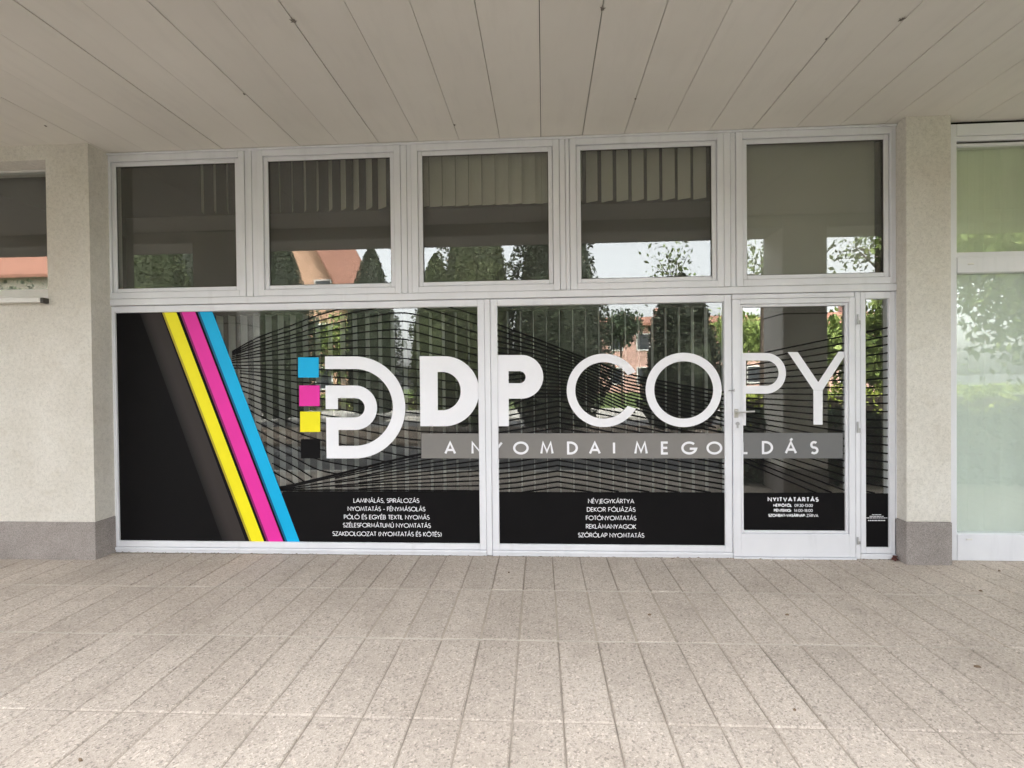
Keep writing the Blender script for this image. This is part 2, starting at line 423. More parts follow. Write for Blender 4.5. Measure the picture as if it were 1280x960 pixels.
def text_width(s, gap, sp=.34, ww=.14):
    w = 0
    for ch in s: w += sp if ch == ' ' else glyph(ch)[0]+gap
    return w-gap
def draw_glyph(mb, ch, x, z, h, weight, y, clip=None, sx=1.0):
    """one letter with its left foot at x, z (metres)"""
    w, st = glyph(ch); closed = False; k = 0
    for s_ in st:
        if s_ == 'c': closed = True; continue
        ins = weight/2
        pts = [(x+p[0]*h*sx, z+ins+p[1]*(h-2*ins)) for p in s_]
        flat(mb, ribbon(pts, weight, closed), y-.00015*k, clip); closed = False; k += 1
    return w*h*sx
def text_line(s, px0, px1, pyb, cap_px, weight, name, parent, mat='white', Y=None, bold_upto=0, wbold=None):
    """a line of lettering from photo x px0 to px1 on baseline pyb (photo pixels), converted to metres on the glass"""
    Y = GY-.002 if Y is None else Y
    x0, z0 = P(px0, pyb, Y); x1, _ = P(px1, pyb, Y); h = P(px0, pyb-cap_px, Y)[1]-z0
    gl = sum(glyph(c)[0] for c in s if c != ' '); nsp = s.count(' '); ng = len(s)-nsp
    sx = 1.06; SPC = .42; gap = ((x1-x0)/h/sx-gl-SPC*nsp)/(ng-1)
    if gap < .16:
        gap = .16; sx = (x1-x0)/h/(gl+SPC*nsp+gap*(ng-1))
    mb = MB(); x = x0
    for i, ch in enumerate(s):
        if ch == ' ': x += SPC*h*sx; continue
        draw_glyph(mb, ch, x, z0, h, (wbold if i < bold_upto else weight)*h, Y, None, sx)
        x += (glyph(ch)[0]+gap)*h*sx
    return mb.build(name, mat, parent)

# ================================================================== SETTING: ground
GROUND = MB(); GROUND.add([(-300, -400, -.06), (300, -400, -.06), (300, 60, -.06), (-300, 60, -.06)], [(0, 1, 2, 3)])
struct(GROUND, 'ground', 'asphalt')
b = MB(); b.add([(-16, -3.72, -.006), (16, -3.72, -.006), (16, 5, -.006), (-16, 5, -.006)], [(0, 1, 2, 3)]); struct(b, 'paving_bed', 'joint')
b = MB(); b.box(-16, 16, -1.372, -.695, -.009, -.0032); struct(b, 'joint_sand', 'sand').rotation_euler.z = R(.35)
b = MB()
for yy in (-.69, -1.362): b.box(-12, 12, yy-.0035, yy+.0035, -.0078, -.0006)
struct(b, 'mortar', 'mortar').rotation_euler.z = R(.35)
b = MB(); b.cbox(-16, 16, -3.86, -3.725, -.2, .004, .01); struct(b, 'kerb', 'kerb')
pv = MB(); rp = random.Random(3)
TX, TY, gap = .2105, .672, .0058
for i in range(-46, 52):
    for j in range(-5, 2):
        x0 = .056+TX*i; y0 = -.69+TY*j
        if y0+TY > .35 or y0 < -3.75: continue
        c = .0042+rp.random()*.0025; dz = rp.uniform(-.0009, .0009); t1, t2 = rp.uniform(-.0012, .0012), rp.uniform(-.001, .001)
        a0, a1, e0, e1 = x0+gap/2, x0+TX-gap/2, y0+gap/2, y0+TY-gap/2
        lo = [(a0, e0, -.026), (a1, e0, -.026), (a1, e1, -.026), (a0, e1, -.026)]
        md = [(x, y, -c) for x, y, _ in lo]
        hi = [(a0+c, e0+c, dz-t1-t2), (a1-c, e0+c, dz+t1-t2), (a1-c, e1-c, dz+t1+t2), (a0+c, e1-c, dz-t1+t2)]
        vs = lo+md+hi; fs = [(8, 9, 10, 11)]
        for k in range(4):
            n = (k+1) % 4; fs += [(k, n, 4+n, 4+k), (4+k, 4+n, 8+n, 8+k)]
        pv.add(vs, fs)
po = struct(pv, 'pavement', 'paving'); po.rotation_euler.z = R(.35)
b = MB(); b.cbox(-40, 60, -19, -14, -.2, .06, .02); struct(b, 'far_pavement', 'kerb')
b = MB(); b.cbox(-90, 90, -64, -19.01, -.2, .05, .02); struct(b, 'lawn', 'lawn')
b = MB(); b.cbox(-14, 14, -11.0, -7.2, -.2, .03, .03); struct(b, 'planting_bed', 'soil')

# ================================================================== SETTING: arcade structure
def wallbox(name, x0, x1, y0, y1, z0, z1, m):
    q = MB(); q.box(x0, x1, y0, y1, z0, z1); return struct(q, name, m)
# soffit of long boards
SZ = 3.303
sf = MB(); rs = random.Random(11)
for i in range(-46, 47):
    g = rs.choice([.0022, .003, .004, .005]); x0 = -.0042+.3233*i
    dz = rs.uniform(-.0015, .0015)
    sf.cbox(x0+g/2, x0+.3233-g/2, -2.195, .0, SZ+dz, SZ+.022, .0015)
soffit = tag(sf.build('soffit', 'soffit'), 'beige ceiling of long painted boards over the arcade', 'ceiling', kind='structure')
wallbox('soffit_void', -14.5, 14.5, -2.19, -.001, SZ+.026, SZ+.04, 'slit')
wallbox('roof_slab', -14, 14, -2.7, 9, 3.52, 3.8, 'concrete')
q = MB(); q.box(-14, 14, -2.70, 9, 3.81, 7.6)
ub = tag(q.build('building', 'cream'), 'plain rendered upper storeys of the building above the arcade', 'building')
q = MB(); q.cbox(-16, 16, -2.715, -2.20, 3.15, 3.515, .015)
tag(q.build('beam', 'paintconc'), 'concrete edge beam spanning the arcade pillars', 'beam', kind='structure')
def arcade_pillar(x0, x1, label):
    t = thing('pillar', ((x0+x1)/2, -2.46, 0), label, 'pillar', 'concrete pillars along the arcade edge')
    q = MB(); q.cbox(x0, x1, -2.74, -2.18, .30, 3.30, .012); q.build('shaft', 'paintconc', t)
    q = MB(); q.cbox(x0-.006, x1+.006, -2.746, -2.174, -.02, .298, .008); q.build('plinth', 'plinth', t)
    q = MB(); q.cbox(x0-.004, x1+.004, -2.744, -2.176, 2.13, 2.146, .003); q.build('band', 'darkmetal', t)
    return t
arcade_pillar(2.82, 3.33, 'square concrete pillar at the arcade edge, mirrored in the glass door')
arcade_pillar(-4.40, -3.83, 'square concrete pillar at the arcade edge, mirrored in the leftmost upper window')
arcade_pillar(9.5, 10.0, 'square concrete pillar at the arcade edge far to the right')
arcade_pillar(-11.1, -10.6, 'square concrete pillar at the arcade edge far to the left')

# left wall, with a hole for the small high window
LY = -.205
def rendered_wall():
    t = thing('rendered_wall', (-5.3, LY, 0), 'cream rendered wall with grey plinth left of the shop front', 'wall')
    q = MB()
    X0, X1, HX0, HX1, HZ0, HZ1 = -8.5, -3.578, -5.6, -3.935, 2.09, 3.185
    q.box(HX1, X1, LY, .12, .302, SZ+.02); q.box(X0, HX0, LY, .12, .302, SZ+.02)
    q.box(HX0, HX1, LY, .12, .302, HZ0); q.box(HX0, HX1, LY, .12, HZ1, SZ+.02)
    q.build('wall', 'wall', t)
    q = MB(); q.cbox(X0, X1+.003, LY-.004, .12, -.02, .30, .004); q.build('plinth', 'plinth', t)
rendered_wall()
# inner return of the wall behind the frame, up to the frame
t = thing('square_pillar', (2.83, -.12, 0), 'cream rendered square pillar with grey plinth right of the glass door', 'pillar')
q = MB(); q.cbox(2.676, 2.993, -.122, .12, .318, SZ+.02, .004); q.build('shaft', 'wall', t)
q = MB(); q.cbox(2.672, 2.996, -.126, .12, -.02, .316, .004); q.build('plinth', 'plinth', t)

# room behind the glass
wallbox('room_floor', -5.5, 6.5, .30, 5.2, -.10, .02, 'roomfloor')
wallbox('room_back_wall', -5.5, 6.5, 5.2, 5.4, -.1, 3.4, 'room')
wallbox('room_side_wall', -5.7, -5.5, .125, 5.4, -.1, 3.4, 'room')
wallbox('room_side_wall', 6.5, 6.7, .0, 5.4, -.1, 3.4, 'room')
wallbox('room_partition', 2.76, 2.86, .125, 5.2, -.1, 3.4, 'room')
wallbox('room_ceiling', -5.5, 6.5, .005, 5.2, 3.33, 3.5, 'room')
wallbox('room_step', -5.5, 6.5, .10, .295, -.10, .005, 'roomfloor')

# ================================================================== SHOP FRONT
UW = [(-3.528, -2.503), (-2.227, -1.216), (-.955, .050), (.304, 1.313), (1.578, 2.596)]
UZ0, UZ1 = 2.189, 3.200
AX0, AX1, BX0, BX1 = -3.553, -.522, -.365, 1.400
LZ0, LZ1 = .090, 1.989
DX0, DX1, DZ0, DZ1 = 1.541, 2.306, .212, 1.944
SX0, SX1, SZ0, SZ1 = 2.455, 2.628, .088, 1.991
BK = .07
sfm = thing('shopfront_frame', (-.5, 0, 0), 'white painted frame of posts and rails holding the shop windows and door', 'window frame')
for (a, c) in zip(UW[:-1], UW[1:]):
    x0 = a[1]+.089; x1 = c[0]-.089; m = (x0+x1)/2+.006
    q = MB(); q.cbox(x0, m-.0015, -.010, BK, 2.104, SZ-.012); q.cbox(m+.0015, x1, -.006, BK, 2.104, SZ-.012)
    q.build('mullion', 'frame', sfm)
q = MB(); q.cbox(-3.676, UW[0][0]-.089, -.012, BK, 2.106, SZ-.012, .003); q.build('jamb', 'frame', sfm)
q = MB(); q.cbox(UW[4][1]+.060, 2.676, -.012, BK, 2.106, SZ-.012, .003); q.build('jamb', 'frame', sfm)
q = MB(); q.cbox(-3.676, -3.612, -.012, BK, .0, 2.043, .003); q.build('jamb', 'frame', sfm)
q = MB(); q.cbox(2.684-.012, 2.676, -.012, BK, .0, 2.043, .003); q.build('jamb', 'frame', sfm)
q = MB(); q.cbox(-3.676, 2.676, -.020, BK, 2.047, 2.101, .004); q.build('transom_rail', 'frame', sfm)
q = MB(); q.cbox(-3.676, 2.676, -.030, -.001, SZ-.016, SZ-.002, .003); q.build('head_trim', 'frame', sfm)
q = MB(); q.cbox(-.465, -.422, -.012, BK, .0, 2.043, .003); q.build('mullion', 'frame', sfm)
q = MB(); q.cbox(2.376, 2.412, -.010, BK, .0, 2.043, .003); q.build('post', 'frame', sfm)

ULAB = ['upper window leftmost, with a dark pillar mirrored in its right part', 'upper window second from left, with an orange gable mirrored in it',
        'upper window in the middle, above the gap between the two big panes', 'upper window second from right, with bare white sky mirrored in it',
        'upper window rightmost, above the glass door, grey roller blind behind']
def transom_window(x0, x1, label, right=.05):
    t = thing('transom_window', ((x0+x1)/2, 0, UZ0), 'square white framed '+label, 'window', 'row of five upper shop windows')
    q = MB()
    q.ring(x0-.036, x1+.036, UZ0-.036, UZ1+.036, .050, -.016, BK, .003)
    if right != .05:
        q = MB(); w = .05
        a0, a1, c0, c1 = x0-.036, x1+.036, UZ0-.036, UZ1+.036
        q.cbox(a0-w, a0, -.016, BK, c0-w, c1+w, .003); q.cbox(a1, a1+right, -.016, BK, c0-w, c1+w, .003)
        q.cbox(a0, a1, -.016, BK, c1, c1+w, .003); q.cbox(a0, a1, -.016, BK, c0-w, c0, .003)
    q.build('sash', 'frame', t)
    q = MB(); q.ring(x0, x1, UZ0, UZ1, .0335, -.002, .017, .004); q.build('glazing_bead', 'frame', t)
    q = MB(); q.ring(x0+.0045, x1-.0045, UZ0+.0045, UZ1-.0045, .0045, .011, .0175, .001); q.build('gasket', 'darkmetal', t)
    q = MB(); q.box(x0-.02, x1+.02, .018, .024, UZ0-.02, UZ1+.02); q.build('glass_pane', 'glass', t)
    return t
for k, (a, c) in enumerate(UW): transom_window(a, c, ULAB[k], .022 if k == 4 else .05)

def pane_thing(name, x0, x1, label, cat, group, fw_=.055, lw=None, rw=None):
    t = thing(name, ((x0+x1)/2, 0, 0), label, cat, group)
    lw = fw_ if lw is None else lw; rw = fw_ if rw is None else rw
    q = MB()
    q.cbox(x0-lw, x0, -.006, BK, .042, LZ1+.054, .004); q.cbox(x1, x1+rw, -.006, BK, .042, LZ1+.054, .004)
    q.cbox(x0, x1, -.006, BK, LZ1, LZ1+.054, .004); q.cbox(x0, x1, -.006, BK, .042, LZ0, .004)
    q.cbox(x0-lw, x1+rw, -.016, BK, .016, .039, .004); q.cbox(x0-lw, x1+rw, -.010, BK, -.005, .0145, .003)
    q.build('frame', 'frame', t)
    q = MB(); q.box(x0-.02, x1+.02, .018, .024, LZ0-.02, LZ1+.02); q.build('glass_pane', 'glass', t)
    return t
GRP = 'big printed panes of the shop front'
WA = pane_thing('display_window', AX0, AX1, 'wide printed window with cyan magenta and yellow diagonal stripes at its left', 'window', GRP)
WB = pane_thing('display_window', BX0, BX1, 'printed window left of the door with two big round letters and a short service list', 'window', GRP)

CA = (AX0, AX1, LZ0, LZ1); CB = (BX0, BX1, LZ0, LZ1); CD = (DX0, DX1, DZ0, DZ1); CS = (SX0, SX1, SZ0, SZ1)
def graphic(name, mat, polys_px, clip, parent, dy=0.0, label=None):
    q = MB(); flat(q, [pxs(p, GY-dy) for p in polys_px], GY-dy, clip)
    o = q.build(name, mat, parent)
    if label: o['label'] = label
    return o
def diag(t0, t1, b0, b1): return [(t0-2.6, 385), (t1-2.6, 385), (b1+1.2, 682), (b0+1.2, 682)]

# ---- left pane: black field, stripes
graphic('black_film', 'black', [[(100, 370), (260-2.3, 385), (368+1.2, 682), (100, 700)]], CA, WA, 0, 'black film left of the stripes')
nb = 10; q = MB(); bm_ = []
for k in range(nb):
    f = ((k+.5)/nb)**.8; bm_.append(pm('brown_vinyl_step', (.006+.029*f, .0055+.023*f, .006+.021*f), .6, .03, 3, 40, spec=.2))
    a0 = 175+(189-175)*k/nb; c0 = 279+(295-279)*k/nb; a1 = 175+14*(k+1)/nb if k < nb-1 else 201.5; c1 = 279+16*(k+1)/nb if k < nb-1 else 308
    flat(q, [pxs(diag(a0, a1, c0, c1), GY-.0004)], GY-.0004, CA, k)
q.build('shadow_stripe', bm_, WA)['label'] = 'dark brown stripe fading into black'
for (a0, c0, m) in ((203.0, 312.8, (.40, .33, .02)), (225.0, 334.0, (.22, .012, .11)), (247.6, 357.4, (.0, .10, .22))):
    mm = pm('stripe_edge_vinyl', m, .5, .03, 3, 40, spec=.3); graphic('stripe_edge', 'black', [diag(a0, a0+2.6, c0, c0+2.6)], CA, WA, .0009).data.materials[0] = mm
graphic('stripe', 'yellow', [diag(203.5, 221, 313.4, 330.8)], CA, WA, .0006, 'yellow diagonal stripe')
graphic('stripe', 'magenta', [diag(225.6, 244.7, 334.6, 354.7)], CA, WA, .0006, 'magenta diagonal stripe')
graphic('stripe', 'cyan', [diag(248.4, 266.3, 358.0, 375.2)], CA, WA, .0006, 'cyan diagonal stripe')

# ---- the field of fine black lines, printed on the glass
SHARP = False
def curve(cols, ys, step=9):
    """smooth polyline through column/row control points (photo px)"""
    pts = []
    n = len(cols)
    if SHARP: step = 6
    for i in range(n-1):
        p0 = (cols[max(0, i-1)], ys[max(0, i-1)]); p1 = (cols[i], ys[i]); p2 = (cols[i+1], ys[i+1]); p3 = (cols[min(n-1, i+2)], ys[min(n-1, i+2)])
        m = max(4 if SHARP else 2, int((cols[i+1]-cols[i])/step))
        for k in range(m):
            t = k/m
            m1 = (p2[1]-p0[1])/(p2[0]-p0[0])*(p2[0]-p1[0]); m2 = (p3[1]-p1[1])/(p3[0]-p1[0])*(p2[0]-p1[0])
            h = p1[1]+(p2[1]-p1[1])*t if SHARP else (2*t**3-3*t*t+1)*p1[1]+(t**3-2*t*t+t)*m1+(-2*t**3+3*t*t)*p2[1]+(t**3-t*t)*m2
            pts.append((p1[0]+(p2[0]-p1[0])*t, h))
    pts.append((cols[-1], ys[-1])); return pts
def cyan_edge(y): return 266.3+(375.2-266.3)*(y-391)/288
def split(pts, keep):
    o, cur = [], []
    for p in pts:
        if keep(*p): cur.append(p)
        else:
            if len(cur) > 1: o.append(cur)
            cur = []
    if len(cur) > 1: o.append(cur)
    return o
def lines(q, fam, w, keep, clip, dy):
    for cols, ys in fam:
        for seg in split(curve(cols, ys), keep):
            flat(q, ribbon(pxs(seg, GY-dy), w), GY-dy, clip)
def lerp(v, k):
    """value list v at float index k, extrapolated with its last step"""
    n = len(v)
    if k <= 0: return v[0]+(v[1]-v[0])*k
    if k >= n-1: return v[-1]+(v[-1]-v[-2])*(k-n+1)
    i = int(k); return v[i]+(v[i+1]-v[i])*(k-i)
c290 = [441, 442.5, 444, 446, 448, 450.5, 453, 457, 460, 463, 466, 470, 474, 479, 484, 489, 494]
c320 = [427, 431, 434.5, 439, 442.5, 446.5, 452, 456.5, 461, 465, 469, 475, 481.5, 488, 495, 502, 510, 517.5, 527]
c370 = [411, 417.5, 422, 427, 434, 440.6, 448, 456, 463, 469.5, 477.6, 486.7, 495, 504, 513, 521, 530, 540, 551, 562]
c400 = [400.5, 408, 415.6, 422.5, 430, 437.5, 445, 454, 462, 470, 479, 489, 498, 508, 518, 528, 538, 550, 562, 575]
c470 = [385, 394.5, 404, 413.5, 423.5, 434, 445, 455.5, 466, 476.5, 487, 497.5, 508, 519, 530, 541, 552, 563, 575, 587]
c505 = [380, 391, 401.5, 412.5, 424, 436, 448, 460, 471, 482, 493, 504, 515, 526, 537, 548, 559, 570]
c540 = [388, 398.5, 409, 420.5, 431, 441.5, 452.5, 463.5, 474, 485, 495.5, 506.5, 518, 529, 540, 551]
c600 = [407.5, 418.5, 428, 438.5, 446, 455, 464, 472.5, 482, 492, 501, 511, 520, 530, 541, 551]
envx = [340, 351, 419, 500, 605]; envy = [613, 610, 596, 577, 556]
def env(x):
    for i in range(len(envx)-1):
        if x <= envx[i+1]: return envy[i]+(envy[i+1]-envy[i])*(x-envx[i])/(envx[i+1]-envx[i])
    return envy[-1]
famA = [([272, 290, 320, 370, 400, 470, 505, 540, 604], [lerp(c290, k)+ (lerp(c290, k)-lerp(c320, k))*.6]+[lerp(v, k) for v in (c290, c320, c370, c400, c470, c505, c540, c600)]) for k in range(-1, 25)]
qa = MB()
lines(qa, famA, .0105, lambda x, y: x > cyan_edge(y)-3 and y < min(614, env(x)+1) and not (x < 600 and y < 380), CA, 0)
famA2 = [([338, 360, 419, 500, 604], [612.5+.1*k, 609+k*.45, 596+k*1.85, 577+k*4.0, 556+k*6.4]) for k in range(0, 10) if k % 3 == 0]+[([390+(k*29) % 87, 500, 604], [596+1.85*k-((k*29) % 87-29)*.17+((k*29) % 87-29)*.024*k, 577+k*4.0, 556+k*6.4]) for k in range(0, 10) if k % 3]
lines(qa, famA2, .0105, lambda x, y: x > cyan_edge(y)-3 and y < 614.5, CA, .0002)
lines(qa, [([338, 360, 419, 500, 604], [611, 607.5, 593.5, 573.5, 552])], .018, lambda x, y: x > cyan_edge(y)-3, CA, .0004)
qa.build('line_pattern', 'black', WA)['label'] = 'fine black curved lines printed across the glass'

# ---- middle pane lines
cB = [621, 665, 717, 782, 850, 908]
g1 = [405, 421.5, 442, 467, 481, 491]; g1s = [7.2, 5.0, 3.6, 4.1, 4.7, 5.2]
famB = [(cB, [g1[i]+g1s[i]*k for i in range(6)]) for k in range(0, 17)]
famB2 = [([619, 645, 697, 735, 780, 850, 908], [516+6.4*k, 511+6.6*k, 501+6.75*k, 508+6.65*k, 517+6.6*k, 531+6.5*k, 541+6.5*k]) for k in range(0, 17)]
qb = MB()
def g2top(x):
    c, v = [619, 645, 697, 735, 780, 850, 908], [516, 511, 501, 508, 517, 531, 541]
    for i in range(len(c)-1):
        if x <= c[i+1]: return v[i]+(v[i+1]-v[i])*(x-c[i])/(c[i+1]-c[i])
    return v[-1]
SHARP = True
lines(qb, famB, .0122, lambda x, y: y < g2top(x)-4, CB, 0)
lines(qb, famB2, .0122, lambda x, y: y < 616, CB, .0002)
qb.build('line_pattern', 'black', WB)['label'] = 'dense black curved lines printed across the glass'

# ---- logo
LG = .0012
def path_px(pts, wpx, dy):
    pp = pxs(pts, GY-dy); s = abs(P(501, 510, GY-dy)[0]-P(500, 510, GY-dy)[0])
    return ribbon(pp, wpx*s)
q = MB()
logo = [(406.2, 453.4)]+arc(443.3, 509.3, 55.6, 55.9, 90, -90, 40)+[(415.8, 565.2), (415.4, 529.6)]+arc(443.8, 509.7, 19.8, 19.9, -90, 90, 24)+[(414.6, 489.8), (414.8, 511.5)]
flat(q, path_px(logo, 15.6, LG), GY-LG, CA)
lo = q.build('logo', 'white', WA); lo['label'] = 'white double-line letter emblem'
for nm, m, (x0, y0, x1, y1) in (('cyan', 'cyan', (372.6, 446.7, 398.4, 472)), ('magenta', 'magenta', (374, 481.8, 399.6, 507.6)),
                                ('yellow', 'yellow', (375.1, 514.5, 400.3, 540)), ('black', 'black', (376.2, 549, 400.2, 573))):
    graphic('colour_square', m, [[(x0, y0), (x1, y0), (x1, y1), (x0, y1)]], CA, lo, LG)['label'] = nm+' square beside the emblem'

# ---- big letters
def letter_polys(name, polys, clip, parent):
    return graphic('letter', 'white', polys, clip, parent, LG)
outer = [(524.6, 445.2), (555, 445.2)]+arc(555, 489, 43.9, 43.8, 90, -90, 30)+[(555, 532.8), (525.4, 532.8)]
inner = [(547, 465), (553, 465)]+arc(553, 488.9, 22.9, 23.9, 90, -90, 30)+[(553, 512.8), (547.3, 512.8)]
letter_polys('D', strip(outer, inner)+[[outer[-1], outer[0], inner[0], inner[-1]]], CA, WA)
# heavy P, its stem running under the mullion
o2 = [(635.6, 443.8), (651.8, 443.8)]+arc(651.8, 471, 27.3, 27.3, 90, -90, 26)+[(651.8, 498.3), (635.8, 498.3)]
i2 = [(635.6, 464), (649.4, 464)]+arc(649.4, 471.5, 7.6, 7.5, 90, -90, 26)+[(649.4, 479), (635.8, 479)]
letter_polys('P', strip(o2, i2)+[[(612, 443.8), (635.6, 443.8), (636, 532.8), (612, 532.8)]], CB, WB)
letter_polys('C', strip(arc(754.7, 488, 46.3, 45.8, 30, 330, 60), arc(754.7, 488, 35.6, 35.3, 33, 327, 60)), CB, WB)
letter_polys('O', strip(arc(854.6, 487.4, 47.6, 46.5, 0, 360, 72), arc(854.6, 487.4, 36.8, 35.8, 0, 360, 72)), CB, WB)

# ---- tag line band, lettering centred where it stands on each pane
def band(clip, parent, x0, x1, y0, y1, mat): return graphic('tagline_band', mat, [[(x0, y0), (x1, y0), (x1, y1), (x0, y1)]], clip, parent, .0006)
bA = band(CA, WA, 526.8, 606, 541.8, 573, 'grey'); bB = band(CB, WB, 612, 912, 541.6, 573, 'grey')
def tag_letters(items, clip, parent, top=551.8, base=568.2):
    q = MB(); Y = GY-.0016
    for ch, cx in items:
        x, z = P(cx, base, Y); h = P(cx, top, Y)[1]-z; w = glyph(ch)[0]*h*1.02
        draw_glyph(q, ch, x-w/2, z, h, .172*h, Y, clip, 1.02)
    o = q.build('lettering', 'white', parent); return o
tag_letters([('A', 562.8), ('N', 596.2)], CA, bA)
tag_letters([('Y', 621.8), ('O', 651.2), ('M', 683.7), ('D', 715.6), ('A', 743.6), ('I', 767.6), ('M', 801.3), ('E', 831.2), ('G', 860.4), ('O', 893)], CB, bB)

# ---- black service panels
pA = graphic('info_panel', 'black', [[(353, 614.2), (604, 614.2), (604, 690), (330, 690)]], CA, WA, .0003, 'black band with a five-line service list')
pB = graphic('info_panel', 'black', [[(615, 615), (910, 615.6), (910, 692), (615, 690)]], CB, WB, .0005, 'black band with a five-line service list')
for s_, a, c, bl in (('LAMINÁLÁS, SPIRÁLOZÁS', 442.2, 523.8, 628.4), ('NYOMTATÁS - FÉNYMÁSOLÁS', 435, 531.3, 638.8), ('PÓLÓ ÉS EGYÉB TEXTIL NYOMÁS', 430.3, 536.6, 649),
                     ('SZÉLESFORMÁTUMÚ NYOMTATÁS', 429, 538.2, 659.2), ('SZAKDOLGOZAT (NYOMTATÁS ÉS KÖTÉS)', 416, 551.6, 669.8)):
    text_line(s_, a, c, bl, 5.7, .135, 'text_line', pA)
for s_, a, c, bl in (('NÉVJEGYKÁRTYA', 735.5, 792.5, 629.2), ('DEKOR FÓLIÁZÁS', 734, 794, 639.6), ('FOTÓNYOMTATÁS', 732.8, 795, 650.2),
                     ('REKLÁMANYAGOK', 732.8, 795, 660.8), ('SZÓRÓLAP NYOMTATÁS', 723, 805, 671.6)):
    text_line(s_, a, c, bl, 5.7, .135, 'text_line', pB)

# ---- door
DR = thing('glass_door', (1.9, 0, 0), 'white framed glass door with lever handle and opening hours', 'door')
dl = PX(915.4); drr = 2.372
q = MB()
q.cbox(dl, DX0-.0225, -.014, BK, .012, DZ1+.060, .003); q.cbox(DX1+.0225, drr, -.014, BK, .012, DZ1+.060, .003)
q.cbox(DX0-.0225, DX1+.0225, -.014, BK, DZ1+.0225, DZ1+.060, .003); q.cbox(DX0-.0225, DX1+.0225, -.014, BK, .012, DZ0-.0225, .003)
leaf = q.build('door_leaf', 'frame', DR)
q = MB(); q.ring(DX0, DX1, DZ0, DZ1, .021, -.004, .017, .004); q.build('glazing_bead', 'frame', DR)
q = MB(); q.box(DX0-.018, DX1+.018, .018, .024, DZ0-.018, DZ1+.018); q.build('glass_pane', 'doorglass', DR)
q = MB(); q.cbox(dl, drr, -.008, BK, DZ1+.063, 2.043, .003); q.build('door_head', 'frame', sfm)
q = MB(); q.cbox(dl, drr, -.030, BK, -.004, .009, .002); q.build('threshold', 'frame', sfm)
# handle
hx, hz = P(921, 515, -.03)
q = MB(); q.cbox(hx-.016, hx+.016, -.022, -.0145, hz-.045, hz+.022, .004)
q.cyl((hx, -.02, hz), (hx, -.066, hz), .009, n=14)
q.cyl((hx-.006, -.062, hz), (hx+.122, -.060, hz+.006), .0085, .0075, n=14)
hd = q.build('handle', 'steel', DR, smooth=False)
kx, kz = P(922, 529.5, -.02)
q = MB(); q.cyl((kx, -.0145, kz), (kx, -.026, kz), .014, n=18); q.cbox(kx-.006, kx+.006, -.024, -.0142, kz-.034, kz-.008, .002)
q.build('lock', 'zinc', DR)
q = MB(); kx, kz = P(914.6, 488, -.02); q.cyl((kx-.022, -.018, kz), (kx+.024, -.018, kz-.002), .0045, n=8); q.cyl((kx+.02, -.018, kz-.01), (kx+.02, -.018, kz+.012), .004, n=8)
q.build('latch', 'zinc', DR)
for py, hh in ((399, .075), (534, .085), (676, .055)):
    x, z = P(1073, py, -.02)
    q = MB(); q.cyl((x-.004, -.020, z-hh/2), (x-.004, -.020, z+hh/2), .0065, n=10); q.cbox(x-.004, x+.02, -.0165, -.0105, z-hh/2, z-hh*.1, .002)
    q.build('hinge', 'zinc', DR)
# printed lines of the door and of the sidelight share one fan
qd = MB()
def fan(k): return 446+5.72*k, 420.5+9.22*k
famD = [([926, 1058], [447+5.6*k, 419.5+9.25*k]) for k in range(0, 24)]
lines(qd, famD, .0105, lambda x, y: y < 617 and not (x < 955 and y < 452), CD, 0)
qd.build('line_pattern', 'black', DR)['label'] = 'fan of black lines printed across the glass'
graphic('letter', 'white', strip([(927, 441.2), (957, 441.2)]+arc(957, 466.7, 25.5, 25.5, 90, -90, 26)+[(957, 492.2), (932.4, 492.2)],
                                 [(927, 450.6), (957, 450.6)]+arc(957, 466.4, 16.2, 15.8, 90, -90, 26)+[(957, 482.2), (932.4, 482.2)])+[[(926, 450.6), (932.4, 450.6), (932.4, 531.8), (926, 531.8)]], CD, DR, LG)
graphic('letter', 'white', [[(984.5, 440), (997.2, 440), (1022.8, 477.6), (1022.4, 487.6), (1016.6, 487.6)], [(1022.8, 477.6), (1048, 439.6), (1059.5, 439.6), (1028.4, 487.6), (1022.4, 487.6)],
                            [(1016.6, 487.8), (1028.4, 487.8), (1028.2, 530.8), (1016.8, 530.8)]], CD, DR, LG)
bD = band(CD, DR, 926, 1053.6, 541, 573, 'greyd')
tag_letters([('L', 931.2), ('D', 959.4), ('Á', 988.6), ('S', 1017.7)], CD, bD, 551.2, 567.8)
pD = graphic('info_panel', 'black', [[(920, 616.2), (1064, 616.2), (1064, 670), (920, 670)]], CD, DR, .0003, 'black panel with the opening hours')
text_line('NYITVATARTÁS', 960.2, 1022.6, 626.9, 5.5, .235, 'text_line', pD)
text_line('HÉTFŐTŐL  09:30-13:00', 967.2, 1015.8, 633.5, 3.7, .15, 'text_line', pD, bold_upto=8, wbold=.26)
text_line('PÉNTEKIG:  14:00-18:00', 967.8, 1015.6, 639.8, 3.7, .15, 'text_line', pD, bold_upto=9, wbold=.26)
text_line('SZOMBAT-VASÁRNAP: ZÁRVA', 960.8, 1022.6, 646, 3.7, .15, 'text_line', pD, bold_upto=17, wbold=.26)

